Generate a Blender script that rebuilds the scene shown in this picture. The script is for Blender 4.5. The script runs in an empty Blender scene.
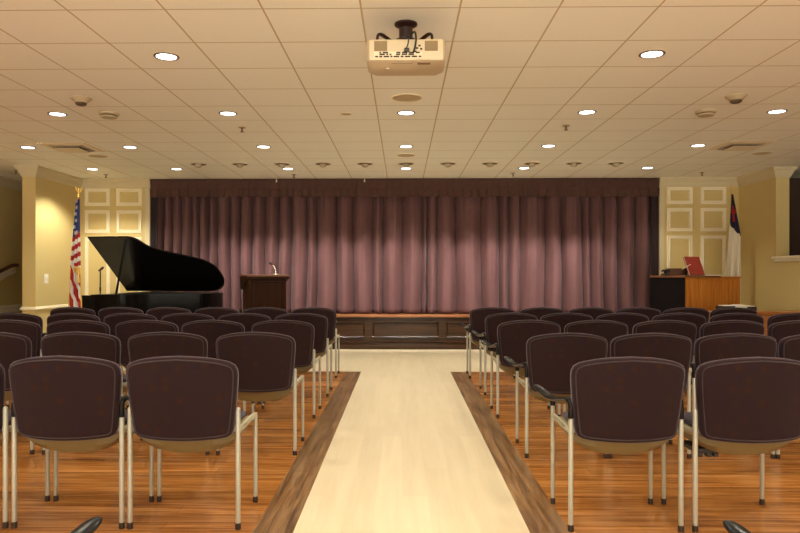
import bpy, bmesh, math, random
from mathutils import Vector, Matrix
random.seed(7)
PI = math.pi
C = bpy.context.scene.collection
# ------------------------------------------------------------------ camera numbers
F = 686.0; TH = 0.0155; UC = 391.7; VC = 274.5; CZ = 1.27; CEIL = 2.915
def dir_of(u, v):
    a = (u-UC)/F; b = (VC-v)/F
    return Vector((a*math.cos(TH)-math.sin(TH), a*math.sin(TH)+math.cos(TH), b))
def onY(u, v, Y):
    d = dir_of(u, v); k = Y/d.y
    return Vector((d.x*k, Y, CZ+d.z*k))
def onZ(u, v, z):
    d = dir_of(u, v); k = (z-CZ)/d.z
    return Vector((d.x*k, d.y*k, z))
# ------------------------------------------------------------------ materials
M = {}
def srgb(r, g, b):
    f = lambda c: (c/255/12.92) if c/255 <= .04045 else ((c/255+.055)/1.055)**2.4
    return (f(r), f(g), f(b), 1)
def lin(c): return (c[0], c[1], c[2], 1)
def mat(name, col, rough=.5, metal=0, sheen=0, coat=0, spec=.5, noise=None, bump=0, bscale=200, emit=None, sheen_tint=None):
    m = bpy.data.materials.new(name); m.use_nodes = True
    nt = m.node_tree; b = nt.nodes['Principled BSDF']
    b.inputs['Base Color'].default_value = lin(col); b.inputs['Roughness'].default_value = rough
    b.inputs['Metallic'].default_value = metal; b.inputs['Specular IOR Level'].default_value = spec
    b.inputs['Sheen Weight'].default_value = sheen; b.inputs['Coat Weight'].default_value = coat
    b.inputs['Sheen Roughness'].default_value = .4
    if sheen_tint: b.inputs['Sheen Tint'].default_value = lin(sheen_tint)
    if emit:
        b.inputs['Emission Color'].default_value = lin(emit[0]); b.inputs['Emission Strength'].default_value = emit[1]
    tc = nt.nodes.new('ShaderNodeTexCoord')
    if noise:   # (scale, amount)
        n = nt.nodes.new('ShaderNodeTexNoise'); n.inputs['Scale'].default_value = noise[0]; n.inputs['Detail'].default_value = 4
        nt.links.new(tc.outputs['Object'], n.inputs['Vector'])
        mx = nt.nodes.new('ShaderNodeMix'); mx.data_type = 'RGBA'
        k = noise[1]
        mx.inputs[6].default_value = lin([c*(1-k) for c in col[:3]]); mx.inputs[7].default_value = lin([min(1, c*(1+k)) for c in col[:3]])
        nt.links.new(n.outputs['Fac'], mx.inputs[0]); nt.links.new(mx.outputs[2], b.inputs['Base Color'])
    if bump:
        n2 = nt.nodes.new('ShaderNodeTexNoise'); n2.inputs['Scale'].default_value = bscale
        nt.links.new(tc.outputs['Object'], n2.inputs['Vector'])
        bp = nt.nodes.new('ShaderNodeBump'); bp.inputs['Strength'].default_value = bump; bp.inputs['Distance'].default_value = .004
        nt.links.new(n2.outputs['Fac'], bp.inputs['Height']); nt.links.new(bp.outputs['Normal'], b.inputs['Normal'])
    M[name] = m
    return m
def wood(name, c1, c2, c3, axis, plank=None, rough=.3, gap=.55, streak=1.0, coat=0, vary=1.0, spec=.5):
    """long grained wood; axis 0: grain along x, 1: along y, 2: along z; plank=(length, width)"""
    m = bpy.data.materials.new(name); m.use_nodes = True; nt = m.node_tree; L = nt.links; N = nt.nodes
    b = N['Principled BSDF']; b.inputs['Roughness'].default_value = rough; b.inputs['Coat Weight'].default_value = coat; b.inputs['Specular IOR Level'].default_value = spec
    tc = N.new('ShaderNodeTexCoord'); mp = N.new('ShaderNodeMapping')
    sc = [26, 26, 26]; sc[axis] = 1.6
    mp.inputs['Scale'].default_value = sc
    L.new(tc.outputs['Object'], mp.inputs['Vector'])
    n = N.new('ShaderNodeTexNoise'); n.inputs['Scale'].default_value = streak; n.inputs['Detail'].default_value = 6; n.inputs['Roughness'].default_value = .65; n.inputs['Distortion'].default_value = .5
    L.new(mp.outputs['Vector'], n.inputs['Vector'])
    cr = N.new('ShaderNodeValToRGB'); e = cr.color_ramp.elements
    e[0].position = .34; e[0].color = lin(c1); e[1].position = .68; e[1].color = lin(c3)
    x = cr.color_ramp.elements.new(.5); x.color = lin(c2)
    L.new(n.outputs['Fac'], cr.inputs['Fac'])
    out = cr.outputs['Color']
    if plank:
        mp2 = N.new('ShaderNodeMapping')
        if axis == 1: mp2.inputs['Rotation'].default_value = (0, 0, PI/2)
        L.new(tc.outputs['Object'], mp2.inputs['Vector'])
        br = N.new('ShaderNodeTexBrick'); br.inputs['Scale'].default_value = 1
        br.inputs['Brick Width'].default_value = plank[0]; br.inputs['Row Height'].default_value = plank[1]
        br.inputs['Mortar Size'].default_value = .0012; br.inputs['Mortar Smooth'].default_value = .3
        br.offset = .37
        lo = 1-.22*vary; hi = 1+.12*vary
        br.inputs['Color1'].default_value = (lo, lo, lo, 1); br.inputs['Color2'].default_value = (hi, hi, hi, 1); br.inputs['Mortar'].default_value = (gap, gap, gap, 1)
        L.new(mp2.outputs['Vector'], br.inputs['Vector'])
        mx = N.new('ShaderNodeMix'); mx.data_type = 'RGBA'; mx.blend_type = 'MULTIPLY'; mx.inputs[0].default_value = 1
        L.new(out, mx.inputs[6]); L.new(br.outputs['Color'], mx.inputs[7]); out = mx.outputs[2]
    L.new(out, b.inputs['Base Color'])
    M[name] = m
    return m

wood('floor_wood', (.22, .068, .012), (.385, .145, .03), (.53, .235, .07), 0, (1.2, .125), rough=.27, gap=.6)
wood('floor_border', (.075, .032, .012), (.21, .105, .042), (.34, .195, .09), 1, (1.1, .1), rough=.33, gap=.6)
wood('floor_cream', (.70, .575, .39), (.74, .61, .42), (.78, .65, .455), 1, (.9, .15), rough=.32, gap=.93, vary=.22, streak=.5)
wood('stage_wood', (.022, .008, .002), (.034, .013, .004), (.05, .02, .006), 0, rough=.25, spec=.35)
wood('stage_deck', (.2, .068, .022), (.27, .1, .032), (.34, .14, .05), 0, (1.5, .08), rough=.3)
wood('lectern_wood', (.016, .004, .001), (.026, .007, .002), (.04, .012, .004), 2, rough=.45, spec=.15)
wood('lectern_top', (.12, .045, .025), (.18, .075, .04), (.24, .10, .06), 0, rough=.3)
wood('organ_wood', (.38, .12, .015), (.50, .175, .025), (.6, .23, .04), 2, rough=.4, spec=.25)
wood('organ_top', (.12, .04, .015), (.18, .06, .02), (.25, .09, .03), 0, rough=.3)
wood('cabinet_wood', (.26, .09, .02), (.36, .13, .03), (.46, .18, .045), 0, rough=.35)
wood('rail_wood', (.09, .03, .012), (.14, .05, .02), (.2, .08, .03), 1, rough=.3)
mat('wall_paint', (.58, .435, .18), .75, noise=(1.3, .03), bump=.08, bscale=350)
mat('trim_paint', (.80, .70, .50), .45)
mat('crown_paint', (.57, .47, .29), .5)
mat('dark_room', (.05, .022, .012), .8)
mat('grille', (.52, .40, .24), .7, bump=.6, bscale=900)
mat('fixture', (.78, .66, .47), .5)
mat('detector_body', (.45, .35, .22), .5)
mat('ring_bronze', (.16, .11, .07), .5)
mat('fixture_dark', (.06, .045, .035), .6)
mat('fixture_slot', (.10, .065, .03), .6)
mat('fixture_metal', (.42, .30, .16), .35, metal=.7)
mat('lamp_glow', (1, 1, 1), .5, emit=((1, .96, .97), 5))
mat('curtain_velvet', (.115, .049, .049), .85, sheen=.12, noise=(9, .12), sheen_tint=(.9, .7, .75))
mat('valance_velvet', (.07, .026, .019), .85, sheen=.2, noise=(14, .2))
mat('curtain_dark', (.035, .018, .02), .9)
mat('chair_metal', (.45, .43, .37), .35, metal=.3)
mat('chair_shell', (.21, .152, .064), .5)
mat('chair_rail', (.42, .38, .28), .45)
mat('chair_black', (.007, .006, .006), .28, spec=.2)
mat('chair_foot', (.03, .014, .01), .5)
mat('piping', (.034, .020, .025), .7, sheen=.3)
mat('black_gloss', (.005, .004, .004), .2, spec=.18)
mat('black_satin', (.012, .011, .011), .4)
mat('black_plastic', (.02, .017, .015), .45)
mat('organ_dark', (.009, .006, .007), .8, spec=.1)
mat('ivory', (.85, .8, .68), .3)
mat('gold', (.75, .5, .14), .35, metal=.8)
mat('gold_fringe', (.78, .5, .13), .8)
mat('brass', (.6, .42, .18), .3, metal=.9)
mat('chrome', (.8, .8, .78), .2, metal=1)
mat('flag_red', (.42, .02, .02), .8)
mat('flag_white', (.78, .74, .68), .8)
mat('flag_blue', (.03, .045, .16), .8)
mat('flag_navy', (.012, .014, .05), .8)
mat('church_white', (.72, .64, .50), .8)
mat('projector', (.60, .49, .33), .5)
mat('projector_slot', (.25, .17, .08), .6)
mat('port_dark', (.025, .014, .007), .5)
mat('mount_metal', (.018, .005, .004), .35)
mat('book_red', (.26, .028, .014), .5, noise=(30, .15))
mat('paper', (.8, .76, .68), .7)
mat('box_brown', (.10, .035, .015), .5)
mat('switch_plate', (.85, .8, .68), .35)
mat('rail_white', (.75, .68, .55), .5)

# upholstery: dark plum weave with faint rust and navy spots
def fabric():
    m = bpy.data.materials.new('chair_fabric'); m.use_nodes = True; nt = m.node_tree; N = nt.nodes; L = nt.links
    b = N['Principled BSDF']; b.inputs['Roughness'].default_value = .85
    b.inputs['Sheen Weight'].default_value = .4; b.inputs['Sheen Roughness'].default_value = .35; b.inputs['Sheen Tint'].default_value = (.85, .75, .95, 1)
    b.inputs['Specular IOR Level'].default_value = .12
    tc = N.new('ShaderNodeTexCoord')
    vo = N.new('ShaderNodeTexVoronoi'); vo.inputs['Scale'].default_value = 16; vo.inputs['Randomness'].default_value = .6
    L.new(tc.outputs['Object'], vo.inputs['Vector'])
    r1 = N.new('ShaderNodeValToRGB'); e = r1.color_ramp.elements
    e[0].position = .22; e[0].color = (1, 1, 1, 1); e[1].position = .36; e[1].color = (0, 0, 0, 1)
    L.new(vo.outputs['Distance'], r1.inputs['Fac'])
    sp = N.new('ShaderNodeSeparateColor'); L.new(vo.outputs['Color'], sp.inputs['Color'])
    r2 = N.new('ShaderNodeValToRGB'); r2.color_ramp.interpolation = 'CONSTANT'; e = r2.color_ramp.elements
    e[0].position = 0; e[0].color = (.033, .0140, .010, 1); e[1].position = .45; e[1].color = (.025, .012, .0145, 1)
    x = r2.color_ramp.elements.new(.72); x.color = (.021, .012, .019, 1)
    L.new(sp.outputs[0], r2.inputs['Fac'])
    mx = N.new('ShaderNodeMix'); mx.data_type = 'RGBA'; mx.inputs[6].default_value = (.025, .012, .0145, 1)
    L.new(r1.outputs['Color'], mx.inputs[0]); L.new(r2.outputs['Color'], mx.inputs[7])
    L.new(mx.outputs[2], b.inputs['Base Color'])
    n = N.new('ShaderNodeTexNoise'); n.inputs['Scale'].default_value = 500; L.new(tc.outputs['Object'], n.inputs['Vector'])
    bp = N.new('ShaderNodeBump'); bp.inputs['Strength'].default_value = .3; bp.inputs['Distance'].default_value = .002
    L.new(n.outputs['Fac'], bp.inputs['Height']); L.new(bp.outputs['Normal'], b.inputs['Normal'])
    M['chair_fabric'] = m
fabric()

# ceiling: lay-in tiles in a 0.61 m grid
def tile_mat():
    m = bpy.data.materials.new('ceiling_tile'); m.use_nodes = True; nt = m.node_tree; N = nt.nodes; L = nt.links
    b = N['Principled BSDF']; b.inputs['Roughness'].default_value = .9; b.inputs['Specular IOR Level'].default_value = .15
    tc = N.new('ShaderNodeTexCoord'); sp = N.new('ShaderNodeSeparateXYZ'); L.new(tc.outputs['Object'], sp.inputs['Vector'])
    def math_(op, a, bb, c=None):
        n = N.new('ShaderNodeMath'); n.operation = op
        for i, v in enumerate((a, bb)):
            if v is None: continue
            if isinstance(v, float): n.inputs[i].default_value = v
            else: L.new(v, n.inputs[i])
        return n.outputs[0]
    def line(axis, off):
        s = math_('ADD', sp.outputs[axis], float(off)); s = math_('DIVIDE', s, .61)
        s = math_('FRACT', s, None); s = math_('SUBTRACT', s, .5); s = math_('ABSOLUTE', s, None)
        return s       # 0.5 at the grid line
    gx = line(0, 100*.61-.05+.305); gy = line(1, 100*.61-4.235)
    g = math_('MAXIMUM', gx, gy)
    edge = N.new('ShaderNodeMapRange'); edge.inputs[1].default_value = .488; edge.inputs[2].default_value = .492
    L.new(g, edge.inputs[0])
    n = N.new('ShaderNodeTexNoise'); n.inputs['Scale'].default_value = 140; n.inputs['Detail'].default_value = 5; L.new(tc.outputs['Object'], n.inputs['Vector'])
    cr = N.new('ShaderNodeValToRGB'); e = cr.color_ramp.elements
    e[0].position = .3; e[0].color = (.88, .85, .75, 1); e[1].position = .55; e[1].color = (.95, .93, .84, 1)
    L.new(n.outputs['Fac'], cr.inputs['Fac'])
    mx = N.new('ShaderNodeMix'); mx.data_type = 'RGBA'; mx.inputs[7].default_value = (.58, .46, .29, 1)
    L.new(edge.outputs[0], mx.inputs[0]); L.new(cr.outputs['Color'], mx.inputs[6]); L.new(mx.outputs[2], b.inputs['Base Color'])
    M['ceiling_tile'] = m
tile_mat()

# ------------------------------------------------------------------ mesh helpers
def link(name, bm, m, parent=None, smooth=False, loc=None, rotz=0):
    me = bpy.data.meshes.new(name)
    bmesh.ops.recalc_face_normals(bm, faces=bm.faces)
    bm.to_mesh(me); bm.free()
    ms = m if isinstance(m, (list, tuple)) else [m]
    for x in ms: me.materials.append(M[x])
    if smooth:
        me.polygons.foreach_set('use_smooth', [True]*len(me.polygons))
        me.set_sharp_from_angle(angle=math.radians(42))
    o = bpy.data.objects.new(name, me); C.objects.link(o)
    if parent: o.parent = parent
    if loc is not None: o.location = loc
    o.rotation_euler.z = rotz
    return o
def new(): return bmesh.new()
def box(bm, x0, x1, y0, y1, z0, z1, bev=0, mi=0, mtx=None, seg=2):
    r = bmesh.ops.create_cube(bm, size=1)
    vs = r['verts']
    for v in vs:
        v.co = Vector((x0+(v.co.x+.5)*(x1-x0), y0+(v.co.y+.5)*(y1-y0), z0+(v.co.z+.5)*(z1-z0)))
    fs = list({f for v in vs for f in v.link_faces})
    for f in fs: f.material_index = mi
    if bev:
        es = list({e for v in vs for e in v.link_edges})
        r = bmesh.ops.bevel(bm, geom=es, offset=bev, segments=seg, profile=.5, affect='EDGES')
        vs = list({v for f in r['faces'] for v in f.verts} | {v for v in vs if v.is_valid})
    if mtx: bmesh.ops.transform(bm, matrix=mtx, verts=[v for v in vs if v.is_valid])
def tube(bm, pts, r, n=10, cap=True, flat=None, mi=0):
    """sweep along points; r number or list; flat=(side, up) cross-section scale"""
    pts = [Vector(p) for p in pts]; rings = []
    rr = r if isinstance(r, (list, tuple)) else [r]*len(pts)
    prev = None
    for i, p in enumerate(pts):
        t = (pts[min(i+1, len(pts)-1)]-pts[max(i-1, 0)]).normalized()
        if prev is None:
            up = Vector((0, 0, 1)) if abs(t.z) < .9 else Vector((0, 1, 0))
            s = t.cross(up).normalized()
        else:
            s = (prev - t*prev.dot(t)).normalized()
        prev = s; u = s.cross(t)
        a, b = (flat if flat else (1, 1))
        rings.append([bm.verts.new(p+s*math.cos(2*PI*k/n)*rr[i]*a+u*math.sin(2*PI*k/n)*rr[i]*b) for k in range(n)])
    for a, b in zip(rings, rings[1:]):
        for k in range(n):
            f = bm.faces.new((a[k], a[(k+1) % n], b[(k+1) % n], b[k])); f.material_index = mi
    if cap:
        f = bm.faces.new(rings[0]); f.material_index = mi
        f = bm.faces.new(list(reversed(rings[-1]))); f.material_index = mi
def lathe(bm, prof, n=24, c=(0, 0, 0), mi=0):
    rings = []
    for r, z in prof:
        if r < 1e-5: rings.append([bm.verts.new((c[0], c[1], c[2]+z))])
        else: rings.append([bm.verts.new((c[0]+r*math.cos(2*PI*k/n), c[1]+r*math.sin(2*PI*k/n), c[2]+z)) for k in range(n)])
    for a, b in zip(rings, rings[1:]):
        for k in range(n):
            va = [a[0]] if len(a) == 1 else [a[k], a[(k+1) % n]]
            vb = [b[0]] if len(b) == 1 else [b[(k+1) % n], b[k]]
            if len(va)+len(vb) > 2:
                f = bm.faces.new(va+vb); f.material_index = mi
def prism(bm, poly, z0, z1, bev=0, mi=0):
    a = [bm.verts.new((x, y, z0)) for x, y in poly]; b = [bm.verts.new((x, y, z1)) for x, y in poly]
    n = len(poly); fs = [bm.faces.new(list(reversed(a))), bm.faces.new(b)]
    for i in range(n): fs.append(bm.faces.new((a[i], a[(i+1) % n], b[(i+1) % n], b[i])))
    for f in fs: f.material_index = mi
    if bev:
        es = [e for f in fs[:2] for e in f.edges]
        bmesh.ops.bevel(bm, geom=es, offset=bev, segments=2, profile=.5, affect='EDGES')
    return a+b
def sweep2d(bm, path, prof, closed=False):
    """profile [(out, z)] swept along a plan polyline; 'out' is to the left of the path, corners mitred"""
    n = len(path); P = [Vector(p) for p in path]; offs = []
    for i in range(n):
        d1 = (P[i]-P[i-1]).normalized() if (i or closed) else None
        d2 = (P[(i+1) % n]-P[i]).normalized() if (i < n-1 or closed) else None
        d1 = d1 or d2; d2 = d2 or d1
        n1 = Vector((-d1.y, d1.x)); n2 = Vector((-d2.y, d2.x)); m = (n1+n2).normalized()
        offs.append(m/max(.2, m.dot(n1)))
    rings = [[bm.verts.new((P[i].x+offs[i].x*o, P[i].y+offs[i].y*o, z)) for o, z in prof] for i in range(n)]
    k = len(prof)
    for i in range(n if closed else n-1):
        a, b = rings[i], rings[(i+1) % n]
        for j in range(k): bm.faces.new((a[j], a[(j+1) % k], b[(j+1) % k], b[j]))
    if not closed:
        bm.faces.new(rings[0]); bm.faces.new(list(reversed(rings[-1])))
def smooth_pts(pts, k=4):
    P = [Vector(p) for p in pts]; out = []
    for i in range(len(P)-1):
        p0, p1, p2, p3 = P[max(i-1, 0)], P[i], P[i+1], P[min(i+2, len(P)-1)]
        for j in range(k):
            t = j/k
            out.append(.5*((2*p1)+(p2-p0)*t+(2*p0-5*p1+4*p2-p3)*t*t+(3*p1-p0-3*p2+p3)*t**3))
    out.append(P[-1]); return out
def thing(name, label, cat, loc=(0, 0, 0), rotz=0, group=None):
    o = bpy.data.objects.new(name, None); C.objects.link(o); o.empty_display_size = .1
    o.location = loc; o.rotation_euler.z = rotz
    return tag(o, label, cat, group)
def tag(o, label, cat, group=None):
    o['label'] = label; o['category'] = cat
    if group: o['group'] = group
    return o
def struct(name, bm, m, smooth=False):
    o = link(name, bm, m, smooth=smooth); o['kind'] = 'structure'; return o
KIDS = {}
def dup(root, loc, rotz, label, group=None):
    r = root.copy(); C.objects.link(r); r.location = loc; r.rotation_euler = (0, 0, rotz); r['label'] = label
    if group: r['group'] = group
    for ch in list(root.children):
        c = ch.copy(); C.objects.link(c); c.parent = r
        for g in list(ch.children):
            d = g.copy(); C.objects.link(d); d.parent = c
    return r
NTH = ['', 'first', 'second', 'third', 'fourth', 'fifth', 'sixth', 'seventh', 'eighth', 'ninth', 'tenth', 'eleventh']

# ------------------------------------------------------------------ the room
YB = 11.75                                         # plane of the proscenium wall
XL = onY(80, 0, YB).x; XR = onY(739, 0, YB).x      # inner faces of the side walls by the stage
OPL = onY(149.5, 0, YB).x; OPR = onY(660, 0, YB).x # stage opening
def Y_at(u, X):
    a_, b_ = 5., 14.
    for _ in range(50):
        m_ = (a_+b_)/2
        if abs(onY(u, 0, m_).x) < abs(X): a_ = m_
        else: b_ = m_
    return a_
YPL = Y_at(35.5, XL); YPR = Y_at(776, XR)                            # free ends of the side walls
XLo = onY(22.3, 0, YPL).x; XRo = onY(789.3, 0, YPR).x                        # their outer faces
XHL = -6.78; XHR = 8.6; YF = -4.0; YE = 13.4
print('ROOM', XL, XR, OPL, OPR)

bm = new()
def quad(bm, x0, x1, y0, y1, z, mi):
    f = bm.faces.new([bm.verts.new(p) for p in ((x0, y0, z), (x1, y0, z), (x1, y1, z), (x0, y1, z))]); f.material_index = mi
AX = .045; HW = .583; BW = .2; YW = 8.97
quad(bm, AX-HW, AX+HW, YF, YW, 0, 0)
quad(bm, XHL, XHR, YW, YE, 0, 0)
for s in (-1, 1):
    a, b_ = AX+s*HW, AX+s*(HW+BW); quad(bm, min(a, b_), max(a, b_), YF, YW, 0, 1)
quad(bm, XHL, AX-HW-BW, YF, YW, 0, 2); quad(bm, AX+HW+BW, XHR, YF, YW, 0, 2)
bmesh.ops.remove_doubles(bm, verts=bm.verts, dist=1e-5)
struct('floor', bm, ['floor_cream', 'floor_border', 'floor_wood'])
bm = new(); box(bm, XHL, XHR, YF, YE, CEIL, CEIL+.1); struct('ceiling', bm, 'ceiling_tile')

bm = new(); box(bm, XLo, XL, YPL, YB+.15, 0, CEIL); struct('wall_left', bm, 'wall_paint')
bm = new(); box(bm, XHL-.15, XHL, YF, YE, 0, CEIL); struct('wall_hallway', bm, 'wall_paint')
bm = new(); box(bm, XHL, XLo, YE-.1, YE, 0, CEIL); struct('wall_hallway_end', bm, 'wall_paint')
bm = new(); box(bm, XR, XRo, YPR, YB+.15, 0, CEIL); box(bm, XR, XRo, YF, YPR, 0, 1.50); struct('wall_right', bm, 'wall_paint')
bm = new(); box(bm, XL, OPL, YB, YB+.15, 0, CEIL); struct('wall_back_left', bm, 'wall_paint')
bm = new(); box(bm, OPR, XR, YB, YB+.15, 0, CEIL); struct('wall_back_right', bm, 'wall_paint')
bm = new(); box(bm, XLo, XRo, YE-.1, YE, 0, CEIL); box(bm, XLo, XLo+.1, YB+.15, YE-.1, 0, CEIL); box(bm, XRo-.1, XRo, YB+.15, YE-.1, 0, CEIL); struct('wall_stage_back', bm, 'dark_room')
bm = new(); box(bm, XHL, XHR, YF-.15, YF, 2.6, CEIL); struct('wall_front', bm, 'wall_paint')   # header; the end below is left open for the added world fill
bm = new(); box(bm, XHR, XHR+.15, YF, YE, 0, CEIL); box(bm, XRo, XHR, YB+.05, YB+.15, 0, CEIL); struct('wall_side_room', bm, 'dark_room')

# window-like opening over the half wall: sill cap
bm = new(); box(bm, XR-.05, XRo+.05, YF, YPR+.04, 1.50, 1.545, bev=.008); box(bm, XR-.025, XRo+.02, YF, YPR+.02, 1.465, 1.50, bev=.006); struct('trim_1', bm, 'trim_paint')
CP = [(0, CEIL-.16), (.012, CEIL-.16), (.018, CEIL-.145), (.03, CEIL-.12), (.045, CEIL-.075), (.065, CEIL-.045), (.075, CEIL-.04), (.08, CEIL-.002), (0, CEIL-.002)]
# crown mouldings (path runs with the room to its left)
bm = new(); sweep2d(bm, [(OPL+.02, YB), (XL, YB), (XL, YPL), (XLo, YPL), (XLo, YE-.1)], [(-o, z) for o, z in CP][::-1] if False else [(o, z) for o, z in CP]); struct('trim_2', bm, 'crown_paint')
bm = new(); sweep2d(bm, [(XRo, YB), (XRo, YPR), (XR, YPR), (XR, YB), (OPR-.02, YB)], CP); struct('trim_3', bm, 'crown_paint')
bm = new(); sweep2d(bm, [(XHL, YE-.1), (XHL, YF)], CP); struct('trim_4', bm, 'crown_paint')
# opening edge beads
for i, (x0, x1) in enumerate(((OPL-.07, OPL+.012), (OPR-.012, OPR+.07))):
    bm = new(); box(bm, x0, x1, YB-.02, YB+.16, 0, CEIL-.16, bev=.005); struct('trim_%d' % (5+i), bm, 'crown_paint')
# chair rails and baseboards
RP = [(0, .725), (.02, .73), (.028, .745), (.02, .76), (.012, .775), (0, .78)]
bm = new(); sweep2d(bm, [(OPL-.07, YB), (XL, YB), (XL, YPL), (XLo, YPL), (XLo, YE-.1)], RP); struct('trim_7', bm, 'trim_paint')
bm = new(); sweep2d(bm, [(XHL, YE-.1), (XHL, YF)], [(0, .62), (.03, .64), (.03, .70), (.05, .71), (.05, .735), (0, .74)]); struct('trim_8', bm, 'rail_white')
BP = [(0, 0), (.015, 0), (.015, .12), (.008, .14), (0, .14)]
bm = new(); sweep2d(bm, [(OPL-.07, YB), (XL, YB), (XL, YPL), (XLo, YPL), (XLo, YE-.1)], BP); struct('baseboard_left', bm, 'trim_paint')
bm = new(); sweep2d(bm, [(XR, YF), (XR, YB), (OPR+.07, YB)], BP); struct('baseboard_right', bm, 'trim_paint')
# picture-frame panel mouldings on both proscenium walls
tn = 9
def frame_mould(u0, u1, v0, v1, z0=None):
    global tn
    a = onY(u0, v0, YB); b_ = onY(u1, v1, YB); zb = b_.z if z0 is None else z0
    bm = new(); w = .062
    path = [(a.x, a.z), (a.x, zb), (b_.x, zb), (b_.x, a.z)]
    prof = [(0, 0), (0, .012), (.012, .02), (.03, .014), (.05, .022), (w, .008), (w, 0)]
    sweep2d(bm, path, prof, closed=True)
    for v in bm.verts: v.co = Vector((v.co.x, YB-v.co.z, v.co.y))
    struct('trim_%d' % tn, bm, 'trim_paint'); tn += 1
for (u0, u1) in ((85, 110), (116.5, 142)):
    frame_mould(u0, u1, 188.5, 206); frame_mould(u0, u1, 210.2, 233.2); frame_mould(u0, u1, 237.3, 300, .85)
for (u0, u1) in ((666.8, 692.4), (700.4, 726)):
    frame_mould(u0, u1, 187, 204.2); frame_mould(u0, u1, 208, 231.3); frame_mould(u0, u1, 235.4, 300, .85)

# light switch on the left wall
t = thing('light_switch', 'small white light switch plate on the left yellow wall', 'switch', (XL+.001, 10.62, 1.205))
bm = new(); box(bm, 0, .008, -.06, .06, -.075, .075, bev=.004); link('plate', bm, 'switch_plate', t)
for yy in (-.025, .025):
    bm = new(); box(bm, .008, .016, yy-.012, yy+.012, -.03, .03, bev=.003); link('rocker', bm, 'ivory', t)

# handrail in the side hallway
t = thing('handrail', 'wooden handrail on white bracket board at the far left hallway wall', 'handrail', (XHL, 0, 0))
bm = new(); tube(bm, [(.11, 11.80, 1.43), (.11, 11.68, 1.43), (.11, 11.60, 1.415), (.11, 11.2, 1.30), (.11, 10.2, .95)], .03, 12, flat=(.8, 1.1)); link('rail', bm, 'rail_wood', t, smooth=True)
bm = new(); prism(bm, [(11.82, 1.39), (11.66, 1.39), (10.2, .87), (10.2, .74), (11.60, 1.25), (11.82, 1.30)], .0, .06)
for v in bm.verts: v.co = Vector((v.co.z+.002, v.co.x, v.co.y))
link('bracket_board', bm, 'rail_white', t)
for yy, zz in ((11.72, 1.42), (11.1, 1.26), (10.5, 1.05)):
    bm = new(); tube(bm, [(.02, yy, zz-.09), (.08, yy, zz-.09), (.11, yy, zz-.02)], .008, 8); link('bracket', bm, 'brass', t, smooth=True)

# ------------------------------------------------------------------ stage
t = thing('stage', 'low stage with reddish nosing and dark panelled wooden front', 'stage', (0, 0, 0))
YS = 11.62
bm = new(); box(bm, OPL+.015, OPR-.015, YS-.04, YE-.12, .545, .59, bev=.008); link('deck', bm, 'stage_deck', t)
bm = new(); box(bm, OPL+.02, OPR-.02, YS, YE-.14, 0, .543); link('front_panel', bm, 'stage_wood', t)
def hm(z0, z1, d, x0, x1):
    bm = new(); pr = [(0, z0), (d*.6, z0+.004), (d, (z0+z1)/2), (d*.7, z1-.003), (0, z1)]
    sweep2d(bm, [(x1, YS), (x0, YS)], [(o, z) for o, z in pr]); return bm
bm = hm(0, .115, .022, OPL+.02, OPR-.02); link('base_board', bm, 'stage_wood', t)
bm = hm(.110, .135, .04, OPL+.02, OPR-.02); link('base_cap', bm, 'stage_wood', t, smooth=True)
pc = onY(405.5, 0, YS).x; hw = .56
for k in range(-3, 4):
    xc = pc+k*1.25
    x0, x1 = max(xc-hw, OPL+.1), min(xc+hw, OPR-.1)
    bm = new()
    sweep2d(bm, [(x0, .205), (x1, .205), (x1, .47), (x0, .47)], [(0, 0), (-.0, .02), (.008, .028), (.02, .02), (.028, 0)], closed=True)
    for v in bm.verts: v.co = Vector((v.co.x, YS-v.co.z, v.co.y))
    link('panel_moulding', bm, 'stage_wood', t, smooth=True)

# ------------------------------------------------------------------ curtains
VALLEYS = [154, 163, 172, 181, 191, 198.5, 208, 217, 229.5, 240, 252, 264.7, 278.5, 291, 306.6, 316.5, 336, 353, 373, 382.7, 403, 422.5, 427,
           436.6, 455.8, 481.7, 500, 509, 521, 545.5, 562, 583, 590.5, 604, 618.6, 635.5, 651, 657]
vx = [onY(u, 0, 11.9).x for u in VALLEYS]
def fold_depth(x, z, zt, zb):
    h = (z-zb)/(zt-zb)
    x2 = x + .018*math.sin(3.1*x+1.7*z)*(1-h)
    for a, b_ in zip(vx, vx[1:]):
        if a <= x2 <= b_:
            w = b_-a; s = (x2-a)/w
            d = abs(math.sin(PI*s))**.75*min(.24, .07+w*.75)*(.7+.3*(1-h))
            d += .009*math.sin(x2*47+.5)*(.4+.6*h) + .005*math.sin(x2*83+1.1*math.sin(2.2*z))*(.3+.7*h) + .006*math.sin(x2*31+z*.9)
            return d
    return 0
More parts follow.
